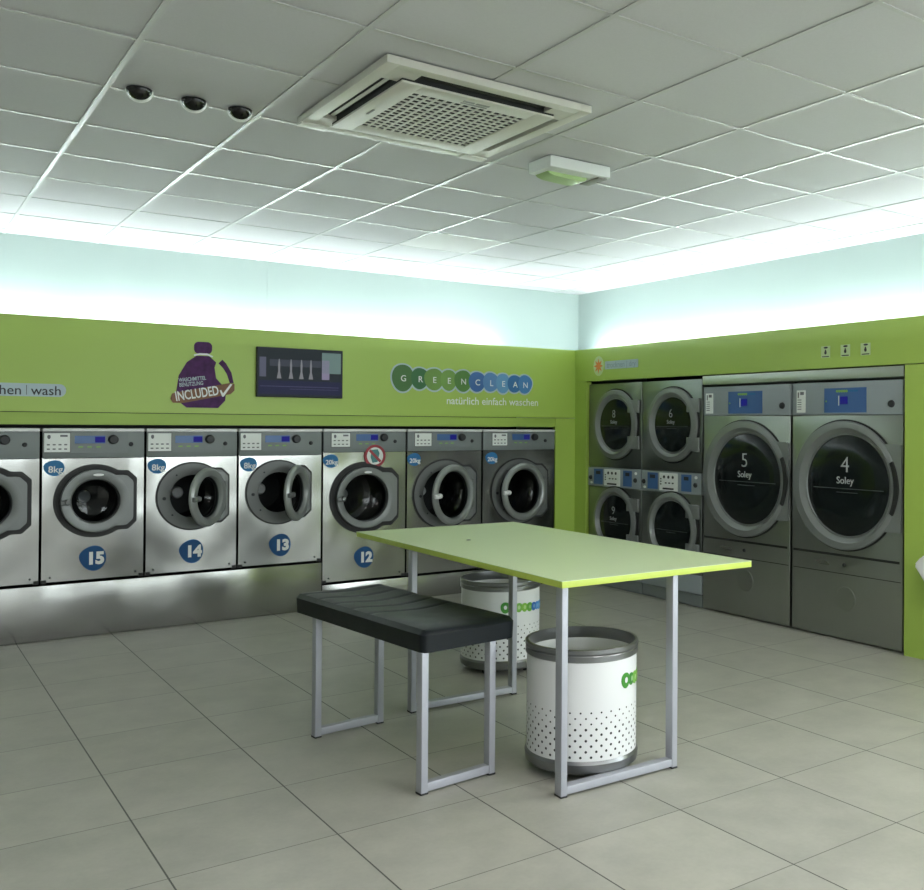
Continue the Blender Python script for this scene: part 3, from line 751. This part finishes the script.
# ------------------------------------------------------------------ bench
bn = thing('bench', 'black padded bench on silver frame legs beside the table', 'bench', (.986, -.056, 0), radians(5.5))
def pad():
    L_, W_, T = 1.04, .418, .090
    t = bmesh.new(); nx, ny = 28, 150
    def shape(i, j):
        u, v = i / nx * 2 - 1, j / ny * 2 - 1
        e = 1 - max(abs(u) ** 8, abs(v) ** 14)
        z = T - .026 + .026 * max(e, 0) ** .5 - .006 * (1 - abs(u))
        # sewn channels across, strongest away from the viewer's end
        q = (v + 1) / 2 * 7.5 + .35 * (1 - u * u)
        dq = abs(q - round(q))
        if 2.5 < q < 7.4: z -= .006 * math.exp(-(dq / .08) ** 2) * max(0, 1 - u ** 4)
        z -= .006 * sin(v * 3 + 1) * (1 - u * u) * .5
        return z
    top = [[t.verts.new((W_ / 2 * (i / nx * 2 - 1), L_ / 2 * (j / ny * 2 - 1), shape(i, j))) for j in range(ny + 1)] for i in range(nx + 1)]
    bot = [[t.verts.new((W_ / 2 * .985 * (i / nx * 2 - 1), L_ / 2 * .992 * (j / ny * 2 - 1), 0)) for j in range(ny + 1)] for i in range(nx + 1)]
    for i in range(nx):
        for j in range(ny):
            t.faces.new((top[i][j], top[i + 1][j], top[i + 1][j + 1], top[i][j + 1]))
            t.faces.new((bot[i][j], bot[i][j + 1], bot[i + 1][j + 1], bot[i + 1][j]))
    for i in range(nx):
        t.faces.new((top[i][0], bot[i][0], bot[i + 1][0], top[i + 1][0])); t.faces.new((top[i][ny], top[i + 1][ny], bot[i + 1][ny], bot[i][ny]))
    for j in range(ny):
        t.faces.new((top[0][j], top[0][j + 1], bot[0][j + 1], bot[0][j])); t.faces.new((top[nx][j], bot[nx][j], bot[nx][j + 1], top[nx][j + 1]))
    # round the four upright corners
    for v in t.verts:
        x, y = v.co.x, v.co.y; r = .03
        cx, cy = W_ / 2 - r, L_ / 2 - r
        if abs(x) > cx and abs(y) > cy:
            dx, dy = abs(x) - cx, abs(y) - cy; d = hypot(dx, dy); m = max(dx, dy)
            if d > 1e-6:
                v.co.x = math.copysign(cx + dx / d * m, x); v.co.y = math.copysign(cy + dy / d * m, y)
    bmesh.ops.recalc_face_normals(t, faces=t.faces[:])
    mb = MB(); mb._add(t, Matrix.Translation((0, 0, .508))); return mb
pad().build('seat_pad', M_leather, bn)
rail_frame(bn, -.2065, .120, -.509, .509, .028, .036)
rail_frame(bn, -.2005, .124, .325, .509, .028, .036)

# ------------------------------------------------------------------ bins
CX, CY = -.7443, -3.6955
def laundry_bin(cx, cy, r, label, logo_start, z0=.03, z1=.495):
    t = thing('waste_bin', label, 'bin', (cx, cy, 0), 0, 'white perforated bins')
    h0, h1 = z0 + .045, z1 - .045
    MB().lathe([(0, h0), (r - .004, h0), (r - .004, h1), (r - .008, h1), (r - .008, h0 + .01), (0, h0 + .01)], 'z', (0, 0, 0), 96).build('shell', M_bin, t)
    MB().lathe([(r - .003, h1 - .004), (r + .002, h1), (r + .002, h1 + .018), (r - .001, h1 + .022), (r + .003, h1 + .028), (r + .003, z1 - .003), (r, z1), (r - .009, z1), (r - .011, h1 + .01), (r - .007, h1 - .004)], 'z', (0, 0, 0), 96, closed=True).build('rim', M_binrim, t)
    MB().lathe([(0, z0), (r - .012, z0), (r, z0 + .010), (r + .003, z0 + .040), (r - .003, z0 + .052), (r - .006, z0 + .050), (r - .006, h0 - .002), (0, h0 - .002)], 'z', (0, 0, 0), 96).build('base_band', M_binrim, t)
    for k in range(4):
        a = k * pi / 2 + .5
        MB().lathe([(0, -.012), (.017, -.012), (.019, -.008), (.019, .008), (.017, .012), (0, .012)], 'x', ((r - .06) * cos(a), (r - .06) * sin(a), .019), 18).build('castor', M_foot, t)
    # perforations: small dark holes in staggered rows
    hm = bmesh.new(); rows = 9; n = 34
    for row in range(rows):
        z = h0 + .022 + row * .0205
        for k in range(n):
            a = 2 * pi * (k + .5 * (row % 2)) / n
            hr = .0052 if row < 6 else .0038
            q = [hm.verts.new(((r - .0036) * cos(a + hr / r * cos(s)), (r - .0036) * sin(a + hr / r * cos(s)), z + hr * sin(s))) for s in [2 * pi * i / 8 for i in range(8)]]
            hm.faces.new(q)
    bmesh.ops.recalc_face_normals(hm, faces=hm.faces[:])
    mb = MB(); mb._add(hm); mb.build('perforation', M_dark, t, False)
    # wrapped logo, starting logo_start radians to the right of the line to the viewer
    base = atan2(CY - cy, CX - cx); zl = h1 - .085
    for i, (x, rx, rz, pa) in enumerate(LOGO):
        kk = .41; P = blob(x * kk, -.002 * i, rx * kk, rz * kk, .1, pa, 20); bm = bmesh.new()
        def pt(p, rad):
            a = base + logo_start + (.026 + p[0]) / r
            return (rad * cos(a), rad * sin(a), zl + p[1])
        a_ = [bm.verts.new(pt(p, r - .0025 + .0002 * i)) for p in P]; b_ = [bm.verts.new(pt(p, r - .0045)) for p in P]
        bm.faces.new(a_); bm.faces.new(b_[::-1])
        for k in range(len(P)): bm.faces.new((a_[k], b_[k], b_[(k + 1) % len(P)], a_[(k + 1) % len(P)]))
        bmesh.ops.recalc_face_normals(bm, faces=bm.faces[:]); mb = MB(); mb._add(bm)
        mb.build('logo_pebble', M_logo_bin[i], t)
        hl = bmesh.new()                                         # pale middle of each pebble letter
        q = [(x * kk + .009 * cos(s), -.002 * i + .011 * sin(s)) for s in [2 * pi * j / 12 for j in range(12)]]
        hl.faces.new([hl.verts.new(pt(p, r - .0002)) for p in q]); mb = MB(); mb._add(hl)
        mb.build('logo_letter', M_bin if i == 0 else M_logo_lt[i], t, False)
M_logo_bin = [principled('bin_logo_%d' % i, c, .4) for i, c in enumerate([(.05, .27, .03), (.05, .25, .04), (.16, .42, .05), (.2, .45, .05), (.12, .36, .04), (.02, .13, .42), (.05, .25, .6), (.06, .28, .6), (.02, .15, .45), (.03, .2, .5)])]
M_logo_lt = [principled('bin_logo_lt_%d' % i, c, .4) for i, c in enumerate([(.7, .75, .7), (.3, .5, .25), (.4, .6, .25), (.42, .6, .25), (.3, .5, .2), (.2, .35, .6), (.25, .45, .7), (.25, .45, .7), (.2, .35, .6), (.2, .4, .65)])]
laundry_bin(1.483, -.655, .219, 'white perforated bin standing under the near end of the table', radians(44))
laundry_bin(2.012, .825, .217, 'white perforated bin standing under the far end of the table', radians(0))

# ------------------------------------------------------------------ light, camera, colour
wd_ = bpy.data.worlds.new('overcast_sky'); S.world = wd_; wd_.use_nodes = True
bg = wd_.node_tree.nodes['Background']; bg.inputs['Color'].default_value = (.93, .97, 1, 1); bg.inputs['Strength'].default_value = 8.5
for i, (a, b, z0, z1) in enumerate(wx):
    l = bpy.data.lights.new('daylight_portal', 'AREA'); l.shape = 'RECTANGLE'; l.size = b - a; l.size_y = z1 - z0; l.cycles.is_portal = True
    o = bpy.data.objects.new('daylight_portal', l); COL.objects.link(o); o.location = ((a + b) / 2, YF - .16, (z0 + z1) / 2); o.rotation_euler = (pi / 2, 0, 0)
l = bpy.data.lights.new('daylight_portal', 'AREA'); l.shape = 'RECTANGLE'; l.size = RW[3] - RW[2]; l.size_y = RW[1] - RW[0]; l.cycles.is_portal = True
o = bpy.data.objects.new('daylight_portal', l); COL.objects.link(o); o.location = (XB + .13, (RW[0] + RW[1]) / 2, (RW[2] + RW[3]) / 2); o.rotation_euler = (0, pi / 2, 0)

cd = bpy.data.cameras.new('camera'); cam = bpy.data.objects.new('camera', cd); COL.objects.link(cam); S.camera = cam
yaw, pit, rol, f = 0.6510, 0.0074, 0.0061, 957.81
fw = Vector((sin(yaw) * cos(pit), cos(yaw) * cos(pit), sin(pit)))
r0 = Vector((cos(yaw), -sin(yaw), 0)); u0 = r0.cross(fw)
rt = cos(rol) * r0 + sin(rol) * u0; up = -sin(rol) * r0 + cos(rol) * u0
cam.matrix_world = Matrix(((rt.x, up.x, -fw.x, CX), (rt.y, up.y, -fw.y, CY), (rt.z, up.z, -fw.z, 1.3267), (0, 0, 0, 1)))
cd.sensor_fit = 'HORIZONTAL'; cd.sensor_width = 36; cd.lens = f * 36 / 924
cd.shift_x = (462 - 601.27) / 924; cd.shift_y = (418.69 - 445) / 924
cd.clip_start = .05; cd.clip_end = 200
S.view_settings.view_transform = 'Standard'; S.view_settings.look = 'None'; S.view_settings.gamma = 1
S.view_settings.use_curve_mapping = False; S.view_settings.exposure = 0.30
S.cycles.use_denoising = True
S.cycles.max_bounces = 10; S.cycles.transparent_max_bounces = 16
